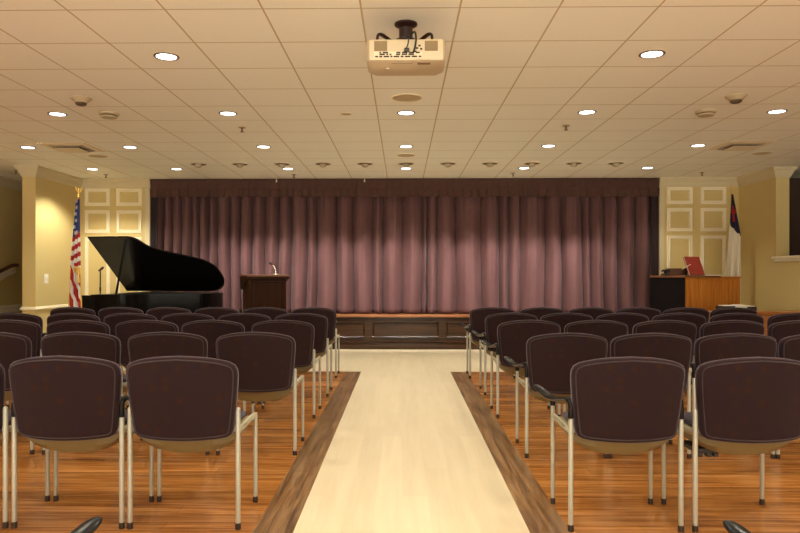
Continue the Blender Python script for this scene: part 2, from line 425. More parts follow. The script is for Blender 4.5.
def curtain(name, xa, xb, zb, zt, label):
    bm = new(); nx = int((xb-xa)/.0115); nz = 26
    grid = []
    for j in range(nz+1):
        z = zb+(zt-zb)*j/nz; row = []
        for i in range(nx+1):
            x = xa+(xb-xa)*i/nx
            row.append(bm.verts.new((x, 12.0-fold_depth(x, z, zt, zb), z)))
        grid.append(row)
    for j in range(nz):
        for i in range(nx): bm.faces.new((grid[j][i], grid[j][i+1], grid[j+1][i+1], grid[j+1][i]))
    t = thing(name, label, 'curtain', ((xa+xb)/2, 12.0, zb))
    o = link('drape', bm, 'curtain_velvet', t, smooth=True); o.location = (-(xa+xb)/2, -12.0, -zb)
    md = o.modifiers.new('thick', 'SOLIDIFY'); md.thickness = .006; md.offset = -1
    # bottom hem
    bm = new(); rows = []
    for dz in (.004, .075):
        rows.append([bm.verts.new((xa+(xb-xa)*i/nx, 12.0-fold_depth(xa+(xb-xa)*i/nx, zb+dz, zt, zb)-.003, zb+dz)) for i in range(nx+1)])
    for i in range(nx): bm.faces.new((rows[0][i], rows[0][i+1], rows[1][i+1], rows[1][i]))
    o = link('hem', bm, 'curtain_velvet', t, smooth=True); o.location = (-(xa+xb)/2, -12.0, -zb)
    return t
seam = onY(427, 0, 11.9).x
curtain('stage_curtain', OPL+.05, seam-.012, .597, 2.78, 'left half of the closed mauve stage curtain, hanging behind piano and lectern')
curtain('stage_curtain', seam+.012, OPR-.05, .597, 2.78, 'right half of the closed mauve stage curtain, hanging left of the organ console')
# dark leg curtains at both jambs
for k, (xa, xb, w) in enumerate(((OPL+.02, OPL+.13, 'left'), (OPR-.13, OPR-.02, 'right'))):
    bm = new(); n = 22; rows = []
    for z in (.60, 1.4, 2.2, CEIL-.01):
        rows.append([bm.verts.new((xa+(xb-xa)*i/n, 11.765-.012*math.sin(i*1.3), z)) for i in range(n+1)])
    for a, b_ in zip(rows, rows[1:]):
        for i in range(n): bm.faces.new((a[i], a[i+1], b_[i+1], b_[i]))
    o = tag(link('side_drape', bm, 'curtain_dark', smooth=True), 'narrow dark side drape along the %s edge of the stage opening' % w, 'curtain', 'dark side drapes')
    md = o.modifiers.new('thick', 'SOLIDIFY'); md.thickness = .005
# valance
t = thing('valance', 'short dark plum pleated valance across the top of the stage opening', 'valance', (0, 11.7, 2.58))
def wavy(z0, z1, f0, f1, y, rows_, mtl, name, sc=1.0):
    bm = new(); n = 900; R = []
    for j in range(rows_+1):
        s = j/rows_; z = z0+(z1-z0)*s; row = []
        for i in range(n+1):
            x = OPL+.03+(OPR-OPL-.06)*i/n
            ph = 2*PI*(x/.17); sag = .018*(1-abs(math.cos(ph/2)))*(1-s) if f0 else 0
            row.append(bm.verts.new((x, y-sc*(.014*math.sin(ph)+.006*math.sin(ph*2.3+1))*(f0+(f1-f0)*s), z+sag)))
        R.append(row)
    for a, b_ in zip(R, R[1:]):
        for i in range(n): bm.faces.new((a[i], a[i+1], b_[i+1], b_[i]))
    o = link(name, bm, mtl, t, smooth=True); o.location = (0, -11.7, -2.58); md = o.modifiers.new('thick', 'SOLIDIFY'); md.thickness = .005
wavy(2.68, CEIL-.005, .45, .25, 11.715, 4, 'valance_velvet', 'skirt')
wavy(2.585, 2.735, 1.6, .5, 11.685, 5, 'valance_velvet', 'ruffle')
for u in (276.7, 364.6):
    p = onY(u, 180.8, 11.66)
    o = thing('ceiling_hook', 'tiny white hook at the top of the valance, %s of the two' % ('left' if u < 300 else 'right'), 'hook', (p.x, 11.64, CEIL-.001), group='white hooks over the valance')
    bm = new(); lathe(bm, [(0, 0), (.016, 0), (.016, -.008), (.006, -.012), (.006, -.03), (.013, -.04), (.013, -.07), (0, -.078)], 12); link('hook_body', bm, 'ivory', o, smooth=True)

# ------------------------------------------------------------------ ceiling fittings
LC = (1.0, .99, .82)
POWER = 54
def spot(name, parent, loc, power, size=127, blend=.5, rot=(0, 0, 0), col=LC, r=.03):
    ld = bpy.data.lights.new(name, 'SPOT'); ld.energy = power; ld.color = col; ld.spot_size = math.radians(size); ld.spot_blend = blend; ld.shadow_soft_size = r
    o = bpy.data.objects.new(name, ld); C.objects.link(o); o.parent = parent; o.location = loc; o.rotation_euler = rot
    return o
def make_downlight(label):
    t = thing('downlight', label, 'ceiling light', group='lit round downlights in the tiled ceiling')
    bm = new(); lathe(bm, [(.094, 0), (.094, -.004), (.088, -.006), (.084, -.006), (.083, 0)], 32); link('trim_ring', bm, 'ring_bronze', t, smooth=True)
    bm = new(); lathe(bm, [(.0835, -.001), (.083, -.005), (.076, -.005), (.075, -.001)], 32); link('baffle', bm, 'fixture_dark', t, smooth=True)
    bm = new(); lathe(bm, [(.0755, -.001), (.0755, -.004), (.05, -.007), (0, -.009)], 32); link('lens', bm, 'lamp_glow', t, smooth=True)
    spot('lamp', t, (0, 0, -.042), POWER)
    return t
rows_ = [(5.147, [166.5, 652]), (6.975, [57.5, 228, 406, 587, 777]), (8.80, [28, 130, 263.5, 406, 548.5, 698]), (10.63, [92.5, 176.5, 288, 406, 524, 647.5])]
VR = [55, 112, 147, 168.5]
first = None; LX = None
for r, (Y, us) in enumerate(rows_):
    for k, u in enumerate(us):
        x = onY(u, 0, Y).x
        if r == 1: LX = [onY(q, 0, Y).x for q in us]
        lab = 'lit round ceiling downlight, %s row from the camera, %s from the left' % (NTH[r+1], NTH[k+1])
        if first is None: first = make_downlight(lab); first.location = (x, Y, CEIL)
        else: fx = dup(first, (x, Y, CEIL), 0, lab)
        if r == 3 and k == 0:      # the lamp close to the left wall burns brighter
            lo = [c for c in fx.children if c.type == 'LIGHT'][0]; lo.data = lo.data.copy(); lo.data.energy = POWER*2.6
# lamps of the part of the ceiling behind and beside the camera (no fitting in view)
for Y in (3.32, 1.49, -.34, -2.17):
    for x in LX: spot('rear_ceiling_lamp', None, (x, Y, CEIL-.042), POWER)
spot('rear_ceiling_lamp', None, (LX[0], 5.147, CEIL-.042), POWER); spot('rear_ceiling_lamp', None, (LX[-1], 5.147, CEIL-.042), POWER)

# eyeball spots aimed at the curtain
SX = [198.5, 240, 282, 323, 365, 406, 448, 490, 532, 574, 616]
first = None
for k, u in enumerate(SX):
    x = onY(u, 0, 10.15).x
    lab = 'small eyeball spotlight aimed at the curtain, %s from the left in its row' % NTH[k+1]
    if first is None:
        first = thing('eyeball_spotlight', lab, 'spotlight', group='row of eyeball spotlights before the curtain')
        bm = new(); lathe(bm, [(.125, 0), (.125, -.006), (.118, -.01), (.112, -.01), (.108, -.002)], 32); link('trim_ring', bm, 'fixture', first, smooth=True)
        bm = new(); lathe(bm, [(.11, -.001), (.105, -.012), (.07, -.014), (0, -.014)], 32); link('recess', bm, 'fixture_slot', first, smooth=True)
        bm = new(); lathe(bm, [(.052, -.010), (.052, -.024), (.048, -.040), (.036, -.052), (.016, -.059), (0, -.06)], 24); link('eyeball', bm, 'detector_body', first, smooth=True)
        spot('lamp', first, (0, .095, -.06), 160, size=46, blend=.6, rot=(math.radians(39), 0, 0), col=(1, .93, .86), r=.02)
        first.location = (x, 10.15, CEIL)
    else: dup(first, (x, 10.15, CEIL), 0, lab)

# flat round ceiling speakers
for k, (u, v, r, lab) in enumerate(((407, 97.5, .145, 'large round ceiling speaker grille just beyond the projector'), (406, 155, .13, 'round ceiling speaker grille above the aisle near the curtain'),
        (98, 156, .13, 'round ceiling speaker grille beside the left air vent'), (762, 153, .13, 'round ceiling speaker grille beside the right air vent'), (346, 113.5, .06, 'small round cover plate in the ceiling left of the centre downlight'))):
    p = onZ(u, v, CEIL)
    t = thing('ceiling_speaker' if r > .1 else 'cover_plate', lab, 'speaker' if r > .1 else 'cover plate', p)
    bm = new(); lathe(bm, [(r, 0), (r, -.005), (r-.012, -.008), (r-.014, -.004)], 32); link('rim', bm, 'fixture', t, smooth=True)
    bm = new(); lathe(bm, [(r-.013, -.002), (r-.013, -.006), (0, -.008)], 32); link('cover', bm, 'grille', t, smooth=True)
# detectors
for u, v, s in ((81, 98, 'left'), (736, 95.5, 'right')):
    p = onZ(u, v, CEIL)
    t = thing('motion_sensor', 'flared ceiling sensor with dark lens in the %s half of the ceiling' % s, 'sensor', p, group='flared ceiling sensors')
    bm = new(); lathe(bm, [(.095, 0), (.095, -.008), (.07, -.03), (.055, -.045), (0, -.045)], 24); link('housing', bm, 'detector_body', t, smooth=True)
    bm = new(); lathe(bm, [(.05, -.0455), (.05, -.06), (.035, -.07), (0, -.07)], 24); link('lens', bm, 'fixture_slot', t, smooth=True)
for u, v, s in ((109, 113, 'left'), (706, 111, 'right')):
    p = onZ(u, v, CEIL)
    t = thing('smoke_detector', 'round cream smoke detector in the %s half of the ceiling' % s, 'smoke detector', p, group='round smoke detectors')
    bm = new(); lathe(bm, [(.1, 0), (.1, -.018), (.094, -.022), (.0, -.022)], 28); link('base', bm, 'detector_body', t, smooth=True)
    bm = new(); lathe(bm, [(.08, -.0225), (.083, -.04), (.075, -.05), (.03, -.053), (0, -.053)], 28); link('cap', bm, 'detector_body', t, smooth=True)
    bm = new(); lathe(bm, [(.081, -.024), (.0845, -.03), (.081, -.036)], 28); link('slot', bm, 'fixture_slot', t, smooth=True)
# sprinklers
SPK = ((242, 127.5, 'sprinkler head between the two left centre downlights'), (566, 125.5, 'sprinkler head just right of the centre aisle ceiling'), (16, 170.5, 'sprinkler head at the far left over the hallway'),
       (106, 174.5, 'sprinkler head above the left wall panels'), (294, 174.5, 'sprinkler head above the curtain, left of the aisle'), (513, 173, 'sprinkler head above the curtain, right of the aisle'), (702, 172.5, 'sprinkler head above the right wall panels'))
first = None
for u, v, lab in SPK:
    p = onZ(u, v, CEIL)
    if first is None:
        first = thing('sprinkler_head', 'small brass ceiling '+lab, 'sprinkler', p, group='ceiling sprinklers')
        bm = new(); lathe(bm, [(.04, 0), (.038, -.006), (.012, -.01), (.012, -.0), (.0, -.0)], 16); link('escutcheon', bm, 'fixture_metal', first, smooth=True)
        bm = new(); lathe(bm, [(.009, -.008), (.009, -.045), (.022, -.048), (.022, -.052), (0, -.052)], 12); link('deflector', bm, 'fixture_slot', first, smooth=True)
    else: dup(first, p, 0, 'small brass ceiling '+lab)
# air diffusers
first = None
for u, v, s in ((72, 147, 'left'), (740.5, 144.8, 'right')):
    p = onZ(u, v, CEIL); p.y = 8.81 if s == 'left' else 8.81
    p.x = onY(u, 0, p.y).x
    lab = 'square louvred air vent in the %s side of the ceiling' % s
    if first: dup(first, p, 0, lab); continue
    first = thing('air_vent', lab, 'air vent', p, group='square air vents')
    h = .3
    bm = new(); sweep2d(bm, [(-h, -h), (h, -h), (h, h), (-h, h)], [(0, 0), (0, -.006), (.085, -.010), (.09, -.001)], closed=True); link('frame', bm, 'fixture', first)
    bm = new(); box(bm, -.215, .215, -.215, .215, -.004, -.001); link('backing', bm, 'fixture_dark', first)
    bm = new(); q = .213; sweep2d(bm, [(-q, -q), (q, -q), (q, q), (-q, q)], [(0, -.010), (.002, -.013), (.022, -.024), (.020, -.020)], closed=True); link('louvre', bm, 'detector_body', first)
    bm = new(); box(bm, -.165, .165, -.165, .165, -.042, -.036, bev=.002); link('centre_plate', bm, 'fixture', first)
    for sx_ in (-.1, .1):
        bm = new(); box(bm, sx_-.008, sx_+.008, -.008, .008, -.036, -.003); link('post', bm, 'fixture_dark', first)

# projector (rear side towards the camera)
px = onY(406, 0, 4.35).x
t = thing('ceiling_projector', 'beige projector hanging upside down on a dark mount from the ceiling', 'projector', (px, 4.2, 2.58))
bm = new()
pl = [(-.225, .0), (.225, .0), (.245, .03), (.245, .27), (.2, .34), (-.2, .34), (-.245, .27), (-.245, .03)]
prism(bm, pl, 0, .135, bev=.018); link('body', bm, 'projector', t, smooth=True)
for x0 in (-.195, .115):
    bm = new(); box(bm, x0-.001, x0+.079, -.001, .003, .058, .12)
    for k in range(9): box(bm, x0+k*.0092, x0+k*.0092+.0045, -.003, .003, .06, .118)
    link('vent_grille', bm, 'projector_slot', t)
bm = new(); box(bm, -.2, .10, -.0015, .003, .018, .055, bev=.001); link('port_panel', bm, 'fixture', t)
prt = new(); random.seed(3)
for row, z in enumerate((.024, .037, .048)):
    x = -.19
    while x < .09:
        w = random.choice((.012, .018, .026, .034))
        if random.random() < .75: box(prt, x, x+w, -.004, .001, z-.0045, z+.0045)
        x += w+.008
for (x, z) in ((.06, .075), (.075, .09), (.085, .07), (.05, .055)): box(prt, x, x+.014, -.004, .001, z-.005, z+.005)
link('ports', prt, 'port_dark', t)
bm = new(); box(bm, -.09, .04, .05, .054, -.003, .001); box(bm, .07, .15, .035, .075, -.003, .001); link('bottom_label', bm, 'projector_slot', t)
bm = new(); lathe(bm, [(.018, .002), (.018, -.008), (0, -.008)], 16, c=(-.12, .16, 0)); link('foot', bm, 'projector', t, smooth=True)
bm = new(); tube(bm, [(.14, .335, .06), (.14, .37, .06)], .035, 20); link('lens', bm, 'black_plastic', t, smooth=True)
bm = new()
lathe(bm, [(.075, CEIL-2.58), (.075, CEIL-2.58-.012), (.045, CEIL-2.58-.03), (.045, .235), (.07, .225), (.07, .165), (0, .165)], 20, c=(.0, .30, 0))
for (x1, y1) in ((-.165, .14), (.15, .14), (-.12, .32), (.12, .32)):
    tube(bm, smooth_pts([(0, .30, .195), (x1*.5, .30+(y1-.30)*.5, .185), (x1*.9, y1, .205), (x1*1.08, y1-.01, .2), (x1*1.1, y1-.01, .135)], 3), .013, 8, flat=(1.3, .7))
link('mount', bm, 'mount_metal', t, smooth=True)
bm = new(); tube(bm, smooth_pts([(.02, .29, .24), (.05, .07, .2), (.06, -.02, .14), (.055, -.025, .08), (.045, -.01, .05)], 4), .006, 8)
tube(bm, smooth_pts([(.0, .27, .2), (.015, -.01, .15), (.01, -.02, .09), (-.01, -.004, .055)], 4), .004, 8)
box(bm, -.012, .02, -.03, -.002, .05, .07, bev=.004); link('cables', bm, 'black_plastic', t, smooth=True)

# ------------------------------------------------------------------ chairs
def back_surface(x, z):    # rear face of the back, y
    return -.064-.055*(z-.45)/.4+.06*(x/.28)**2
HALF = smooth_pts([(0, .875, 0), (.12, .867, 0), (.205, .851, 0), (.248, .836, 0), (.270, .816, 0), (.277, .788, 0), (.276, .74, 0), (.267, .64, 0), (.256, .55, 0), (.250, .50, 0), (.240, .474, 0), (.215, .460, 0), (.12, .451, 0), (0, .448, 0)], 3)
def back_outline(n=64, inset=0):
    h = [(p.x, p.y) for p in HALF]
    ring = h+[(-x, z) for x, z in reversed(h[1:-1])]; m = len(ring); L_ = [0]
    for i in range(m): L_.append(L_[-1]+math.dist(ring[i], ring[(i+1) % m]))
    pts = []
    for k in range(n):
        d = L_[-1]*k/n; i = max(j for j in range(m) if L_[j] <= d); f = (d-L_[i])/(L_[i+1]-L_[i])
        a, b = ring[i], ring[(i+1) % m]; pts.append((a[0]+(b[0]-a[0])*f, a[1]+(b[1]-a[1])*f))
    out_ = []
    for k in range(n):
        a, b = pts[k-1], pts[(k+1) % n]; tx, tz = b[0]-a[0], b[1]-a[1]; l = math.hypot(tx, tz)
        out_.append((pts[k][0]+tz/l*inset, pts[k][1]-tx/l*inset))
    return out_
def make_chair(arms):
    t = thing('armchair' if arms else 'side_chair', '', 'chair')
    # backrest: padded shell, rounded edges, curved in plan
    bm = new(); rings = []
    steps = [(.050, .001), (.020, -.001), (.006, .004), (0, .014), (0, .036), (.006, .047), (.025, .054), (.045, .056)]
    for inset, dy in steps:
        rings.append([bm.verts.new((x, back_surface(x, z)+dy, z)) for x, z in back_outline(64, inset)])
    for a, b_ in zip(rings, rings[1:]):
        for k in range(64): bm.faces.new((a[k], a[(k+1) % 64], b_[(k+1) % 64], b_[k]))
    for ring, inset0, dy in ((rings[0], .05, .001), (rings[-1], .045, .056)):
        prev = ring
        for q in (.75, .5, .25):
            cur = []
            for v in ring:
                x, z = v.co.x*q, .655+(v.co.z-.655)*q
                cur.append(bm.verts.new((x, back_surface(x, z)+dy, z)))
            for k in range(64): bm.faces.new((prev[k], prev[(k+1) % 64], cur[(k+1) % 64], cur[k]))
            prev = cur
        cv = bm.verts.new((0, back_surface(0, .655)+dy, .655))
        for k in range(64): bm.faces.new((prev[k], prev[(k+1) % 64], cv))
    b_ = link('backrest', bm, 'chair_fabric', t, smooth=True)
    bm = new(); o_ = back_outline(64, .017)
    pts = [Vector((x, back_surface(x, z)-.0005, z)) for x, z in o_]
    rg = []
    for i, p in enumerate(pts):
        tt = (pts[(i+1) % 64]-pts[i-1]).normalized(); s = tt.cross(Vector((0, 1, 0))).normalized(); u = s.cross(tt)
        rg.append([bm.verts.new(p+(s*math.cos(2*PI*k/6)+u*math.sin(2*PI*k/6))*.003) for k in range(6)])
    for i in range(64):
        for k in range(6): bm.faces.new((rg[i][k], rg[i][(k+1) % 6], rg[(i+1) % 64][(k+1) % 6], rg[(i+1) % 64][k]))
    link('piping', bm, 'piping', b_, smooth=True)
    # seat shell
    bm = new(); nx, ny = 20, 12; top = {}; bot = {}
    for i in range(nx+1):
        for j in range(ny+1):
            s = i/nx*2-1; q = j/ny
            hw = .245+.012*math.sin(PI*q)
            y = .045-.015*(1-s*s)+q*(.40+.015*(1-s*s))
            x = s*hw
            edge = 1-max(abs(s)**4, abs(2*q-1)**6)
            top[i, j] = bm.verts.new((x, y, .468+.008*s*s))
            bot[i, j] = bm.verts.new((x*.985, y*.99+.002, .462-.012-.088*(1-s*s)**.48*(.55+.45*min(1, edge*2))))
    for i in range(nx):
        for j in range(ny):
            bm.faces.new((top[i, j], top[i+1, j], top[i+1, j+1], top[i, j+1])); bm.faces.new((bot[i, j], bot[i, j+1], bot[i+1, j+1], bot[i+1, j]))
    for i in range(nx):
        bm.faces.new((top[i, 0], bot[i, 0], bot[i+1, 0], top[i+1, 0])); bm.faces.new((top[i, ny], top[i+1, ny], bot[i+1, ny], bot[i, ny]))
    for j in range(ny):
        bm.faces.new((top[0, j], top[0, j+1], bot[0, j+1], bot[0, j])); bm.faces.new((top[nx, j], bot[nx, j], bot[nx, j+1], top[nx, j+1]))
    link('seat_shell', bm, 'chair_shell', t, smooth=True)
    bm = new(); box(bm, -.208, .208, .07, .465, .470, .502, bev=.015, seg=3)
    link('seat', bm, 'chair_fabric', t, smooth=True)
    # legs
    for sx in (-1, 1):
        X = .271*sx
        bm = new(); ztop = .57 if arms else .607
        tube(bm, [(X, 0, .028), (X, 0, ztop-.008), (X, 0, ztop-.002), (X, 0, ztop)], [.0125, .0125, .010, .006], 12); l = link('leg', bm, 'chair_metal', t, smooth=True)
        bm = new(); lathe(bm, [(0, 0), (.0145, 0), (.015, .012), (.014, .032), (0, .032)], 12, c=(X, 0, 0)); link('foot_cap', bm, 'chair_foot', l, smooth=True)
        bm = new(); X2 = .270*sx; zt = .575 if arms else .50
        tube(bm, [(X2, .41, .028), (X2, .41, zt-.01), (X2, .41, zt-.002), (X2, .41, zt)], [.0115, .0115, .0105, .006], 12); l = link('leg', bm, 'chair_metal', t, smooth=True)
        bm = new(); lathe(bm, [(0, 0), (.0135, 0), (.014, .012), (.013, .032), (0, .032)], 12, c=(X2, .41, 0)); link('foot_cap', bm, 'chair_foot', l, smooth=True)
        # side rail and seat support
        bm = new()
        tube(bm, smooth_pts([(X-.008*sx, .005, .50), (X-.020*sx, .1, .474), (X-.026*sx, .22, .466), (X-.020*sx, .34, .474), (X2-.004*sx, .405, .486)], 4), .014, 10, flat=(.8, 1.25))
        link('side_rail', bm, 'chair_rail', t, smooth=True)
        bm = new(); tube(bm, [(X-.002*sx, .004, .56), (X-.010*sx, .03, .56), (X-.03*sx, .055, .56)], .010, 8); link('back_bracket', bm, 'chair_black', t, smooth=True)
        if arms:
            bm = new(); p = smooth_pts([(X, 0, .558), (X, 0, .61), (X-.002*sx, .012, .638), (X-.002*sx, .05, .645), (X+.003*sx, .14, .628), (X+.010*sx, .26, .605), (X+.022*sx, .37, .598), (X+.045*sx, .46, .614), (X+.07*sx, .54, .636)], 4)
            n = len(p); rr = []
            for i in range(n):
                q = i/(n-1); rr.append(.0143 if q < .22 else (.018+.006*math.sin(PI*min(1, (q-.22)/.78))) * (1 if i < n-2 else (.85 if i == n-2 else .45)))
            bm2 = bm; rings = []; prev = None
            for i, q in enumerate(p):
                tt = (p[min(i+1, n-1)]-p[max(i-1, 0)]).normalized()
                s = Vector((1, 0, 0)) - tt*tt.x; s.normalize(); u = s.cross(tt)
                fl = min(1, max(0, (i/(n-1)-.15)/.2))
                rings.append([bm.verts.new(q+s*math.cos(2*PI*k/14)*rr[i]*(1+.25*fl)+u*math.sin(2*PI*k/14)*rr[i]*(1-.45*fl)) for k in range(14)])
            for a, b2 in zip(rings, rings[1:]):
                for k in range(14): bm.faces.new((a[k], a[(k+1) % 14], b2[(k+1) % 14], b2[k]))
            bm.faces.new(rings[0]); bm.faces.new(list(reversed(rings[-1])))
            arm = link('armrest', bm, 'chair_black', t, smooth=True)
            bm = new(); lathe(bm, [(.015, .545), (.0155, .582), (.010, .59), (0, .59)], 12, c=(X2, .41, 0)); link('arm_socket', bm, 'chair_black', arm, smooth=True)
    bm = new(); tube(bm, [(-.245, .2, .452), (-.1, .2, .405), (.1, .2, .405), (.245, .2, .452)], .011, 8); link('cross_bar', bm, 'chair_metal', t, smooth=True)
    return t
def bracket(t, x):
    bm = new(); box(bm, x-.07, x+.07, .10, .28, .362, .385, bev=.003); 
    for q in (-.045, 0, .035): box(bm, x+q-.012, x+q+.012, .09, .13, .345, .364, bev=.002)
    box(bm, x-.01, x+.01, .15, .25, .384, .412)
    tube(bm, smooth_pts([(x+.06, .12, .37), (x+.1, .1, .36), (x+.15, .1, .375), (x+.19, .12, .395)], 3), .003, 6)
    link('ganging_bracket', bm, 'black_plastic', t)
SRC = {True: make_chair(True), False: make_chair(False)}
USED = {True: False, False: False}
left_rows = [(3.41, [184, 68, -48]), (4.81, [256.5, 169, 82.5, -6]), (6.06, [283.5, 214, 148, 79.7, 11.5]), (7.13, [301.5, 245.3, 188.7, 131.6, 74.8, 17.5]), (8.40, [313.9, 265.6, 217.6, 169.8, 121.8, 73.8])]
right_rows = [(3.41, [625.8, 750.5]), (4.77, [566, 648.7, 731.3, 814.5]), (6.10, [528.4, 595.3, 663.5, 730.5, 798]), (7.25, [511, 566, 621.3, 678, 735.3, 793]), (8.42, [492.2, 541.5, 590, 637.2, 684.3, 731.5])]
def put_chair(arms, x, y, label, rz):
    src = SRC[arms]
    if not USED[arms]:
        USED[arms] = True; src.location = (x, y, 0); src.rotation_euler.z = rz; src['label'] = label; src['group'] = grp
        return src
    return dup(src, (x, y, 0), rz, label, grp)
MADE = {}
for side, rows in (('left', left_rows), ('right', right_rows)):
    grp = 'stacking chairs %s of the aisle' % side
    for r, (Y, us) in enumerate(rows):
        for k, u in enumerate(us):
            arms = (k % 2 == 1) if side == 'left' else (k % 2 == 0)
            x = onY(u, 0, Y).x
            if k: x = (-1 if side == 'left' else 1)*max(abs(x), abs(px_)+.576)   # chairs in a row never touch
            px_ = x
            lab = '%s dark plum chair, %s from the aisle, %s of it, %s full row' % ('black-armed' if arms else 'armless', NTH[k+1], side, ['nearest', 'second nearest', 'middle', 'second farthest', 'farthest'][r])
            rz = random.uniform(-.012, .012) if r else 0
            MADE[side, r, k] = put_chair(arms, x, Y, lab, rz)
bracket(MADE['left', 1, 0], .0); bracket(MADE['right', 0, 1], -.16)
# the row beside the camera: only arm tips reach into the picture
for side, sx in (('left', -1), ('right', 1)):
    grp = 'stacking chairs %s of the aisle' % side
    put_chair(True, (-1.13 if sx < 0 else 1.172), 1.235, 'dark plum armchair beside the camera %s of the aisle, only its arm tip showing' % side, 0)

# ------------------------------------------------------------------ grand piano
PW = 1.4
t = thing('grand_piano', 'black baby grand piano with its lid propped open in front of the stage', 'piano', (-4.66, 9.66, 0), math.radians(-6))
near = [(.66, .0), (.74, .02), (.81, .09), (.89, .22), (1.02, .32), (1.2, .39), (1.48, .50), (1.66, .60), (1.76, .77), (1.79, 1.02), (1.74, 1.22), (1.64, 1.34), (1.5, 1.39), (1.3, PW)]
near = [(p.x, p.y) for p in smooth_pts([(a, b_, 0) for a, b_ in near], 4)]
def out(x0): return [(x0, 0)]+near+[(x0, PW)]
bm = new(); prism(bm, out(.25), .70, .985, bev=.006); link('rim', bm, 'black_gloss', t)
bm = new(); prism(bm, [(x*.985+.01, .02+y*.972) for x, y in out(.30)], .986, .989); link('soundboard_edge', bm, 'black_satin', t)
for y0 in (0, PW-.07):
    bm = new(); box(bm, 0, .26, y0, y0+.07, .66, .975, bev=.02); link('cheek', bm, 'black_gloss', t)
bm = new(); box(bm, 0, .26, .06, PW-.06, .64, .72, bev=.006); link('key_bed', bm, 'black_gloss', t)
bm = new()
for k in range(52): box(bm, .02, .17, .085+k*.02365, .085+k*.02365+.0228, .722, .745)
o = link('white_keys', bm, 'ivory', t); 
bm = new()
for k in range(51):
    if k % 7 not in (2, 6): box(bm, .075, .17, .085+(k+1)*.02365-.006, .085+(k+1)*.02365+.006, .745, .757)
link('black_keys', bm, 'black_satin', t)
bm = new(); box(bm, .172, .2, .07, PW-.07, .72, .93, bev=.006); link('fallboard', bm, 'black_gloss', t)
# lid
phi = math.radians(35.2)
bm = new(); vs = prism(bm, out(.05), 0, .022)
bmesh.ops.bevel(bm, geom=[e for e in bm.edges], offset=.004, segments=2, affect='EDGES')
for v in bm.verts:
    d = PW-v.co.y; z = v.co.z
    v.co = Vector((v.co.x, PW-d*math.cos(phi)+z*math.sin(phi), 1.0+d*math.sin(phi)+z*math.cos(phi)))
lid = link('lid', bm, 'black_gloss', t)
bm = new(); tube(bm, [(.61, .035, .95), (.635, .262, 1.775)], .013, 10, flat=(1.3, 1)); link('lid_prop', bm, 'black_gloss', t)
for x in (.4, .95, 1.3):
    bm = new(); tube(bm, [(x-.05, PW+.004, .99), (x+.05, PW+.004, .99)], .009, 8); link('hinge', bm, 'brass', lid)
for x, y in ((.22, .14), (.22, PW-.14), (1.5, 1.05)):
    bm = new(); tube(bm, [(x, y, .70), (x, y, .62), (x, y, .58), (x, y, .12), (x, y, .09)], [.07, .07, .05, .032, .045], 12); l = link('leg', bm, 'black_gloss', t, smooth=True)
    bm = new(); tube(bm, [(x-.012, y, .04), (x+.012, y, .04)], .04, 16); tube(bm, [(x, y, .05), (x, y, .09)], .018, 8); link('caster', bm, 'brass', l, smooth=True)
bm = new(); box(bm, .5, .54, .55, .58, .12, .70); box(bm, .5, .54, .80, .83, .12, .70); box(bm, .46, .58, .52, .86, .06, .12, bev=.005); link('pedal_lyre', bm, 'black_gloss', t)
for yy in (.60, .69, .78):
    bm = new(); box(bm, .38, .47, yy-.012, yy+.012, .075, .085, bev=.003); link('pedal', bm, 'brass', t)

p = onY(100.3, 266, 11.3)
t = thing('microphone_stand', 'thin black microphone stand behind the grand piano, left of its lid', 'microphone stand', (p.x, 11.3, 0))
bm = new(); lathe(bm, [(0, 0), (.12, 0), (.12, .012), (.02, .03), (0, .03)], 24); link('base', bm, 'black_satin', t, smooth=True)
bm = new(); tube(bm, [(0, 0, .025), (0, 0, .8), (0, 0, 1.33)], [.012, .012, .010], 10); tube(bm, [(0, 0, 1.0), (0, 0, 1.06)], .016, 10); link('pole', bm, 'black_satin', t, smooth=True)
bm = new(); tube(bm, [(-.03, 0, 1.33), (-.01, 0, 1.34), (.03, 0, 1.375), (.055, 0, 1.39)], [.012, .016, .022, .014], 12); link('microphone', bm, 'black_satin', t, smooth=True)

# ------------------------------------------------------------------ lectern
LY = 9.9; c = onY(264.6, 0, LY)
t = thing('lectern', 'dark brown wooden lectern standing in front of the curtain', 'lectern', (c.x, LY, 0), math.radians(26)); t.scale = (.93, .93, 1.034)
bm = new(); box(bm, -.29, .29, -.2, .22, .10, 1.2, bev=.006); link('cabinet', bm, 'lectern_wood', t)
bm = new(); box(bm, -.32, .32, -.23, .25, 0, .1, bev=.01); link('plinth', bm, 'lectern_wood', t)
bm = new(); sweep2d(bm, [(-.235, .2), (.235, .2), (.235, 1.135), (-.235, 1.135)], [(0, 0), (0, .008), (.01, .012), (.022, 0)], closed=True)
for v in bm.verts: v.co = Vector((v.co.x, -.2-v.co.z, v.co.y))
link('panel_moulding', bm, 'lectern_wood', t)
bm = new(); prism(bm, [(-.24, 1.20), (.27, 1.20), (.27, 1.16), (.24, 1.02), (.22, 1.02), (-.20, 1.16), (-.24, 1.17)], -.325, .325)
for v in bm.verts: v.co = Vector((v.co.z, v.co.x, v.co.y))
link('reading_desk', bm, 'lectern_wood', t)
bm = new(); box(bm, -.335, .335, -.25, .28, 1.2, 1.228, bev=.006); link('top', bm, 'lectern_top', t)
p = onY(275.5, 274, LY-.05)
t = thing('gooseneck_microphone', 'small silver gooseneck microphone with black tip standing on the lectern', 'microphone', (p.x, LY-.02, 1.2705))
bm = new(); lathe(bm, [(0, 0), (.045, 0), (.045, .012), (.012, .02), (0, .02)], 20); link('base', bm, 'chrome', t, smooth=True)
bm = new(); tube(bm, smooth_pts([(0, 0, .015), (-.005, 0, .06), (-.025, 0, .11), (-.05, 0, .14)], 4), .009, 10); link('neck', bm, 'chrome', t, smooth=True)
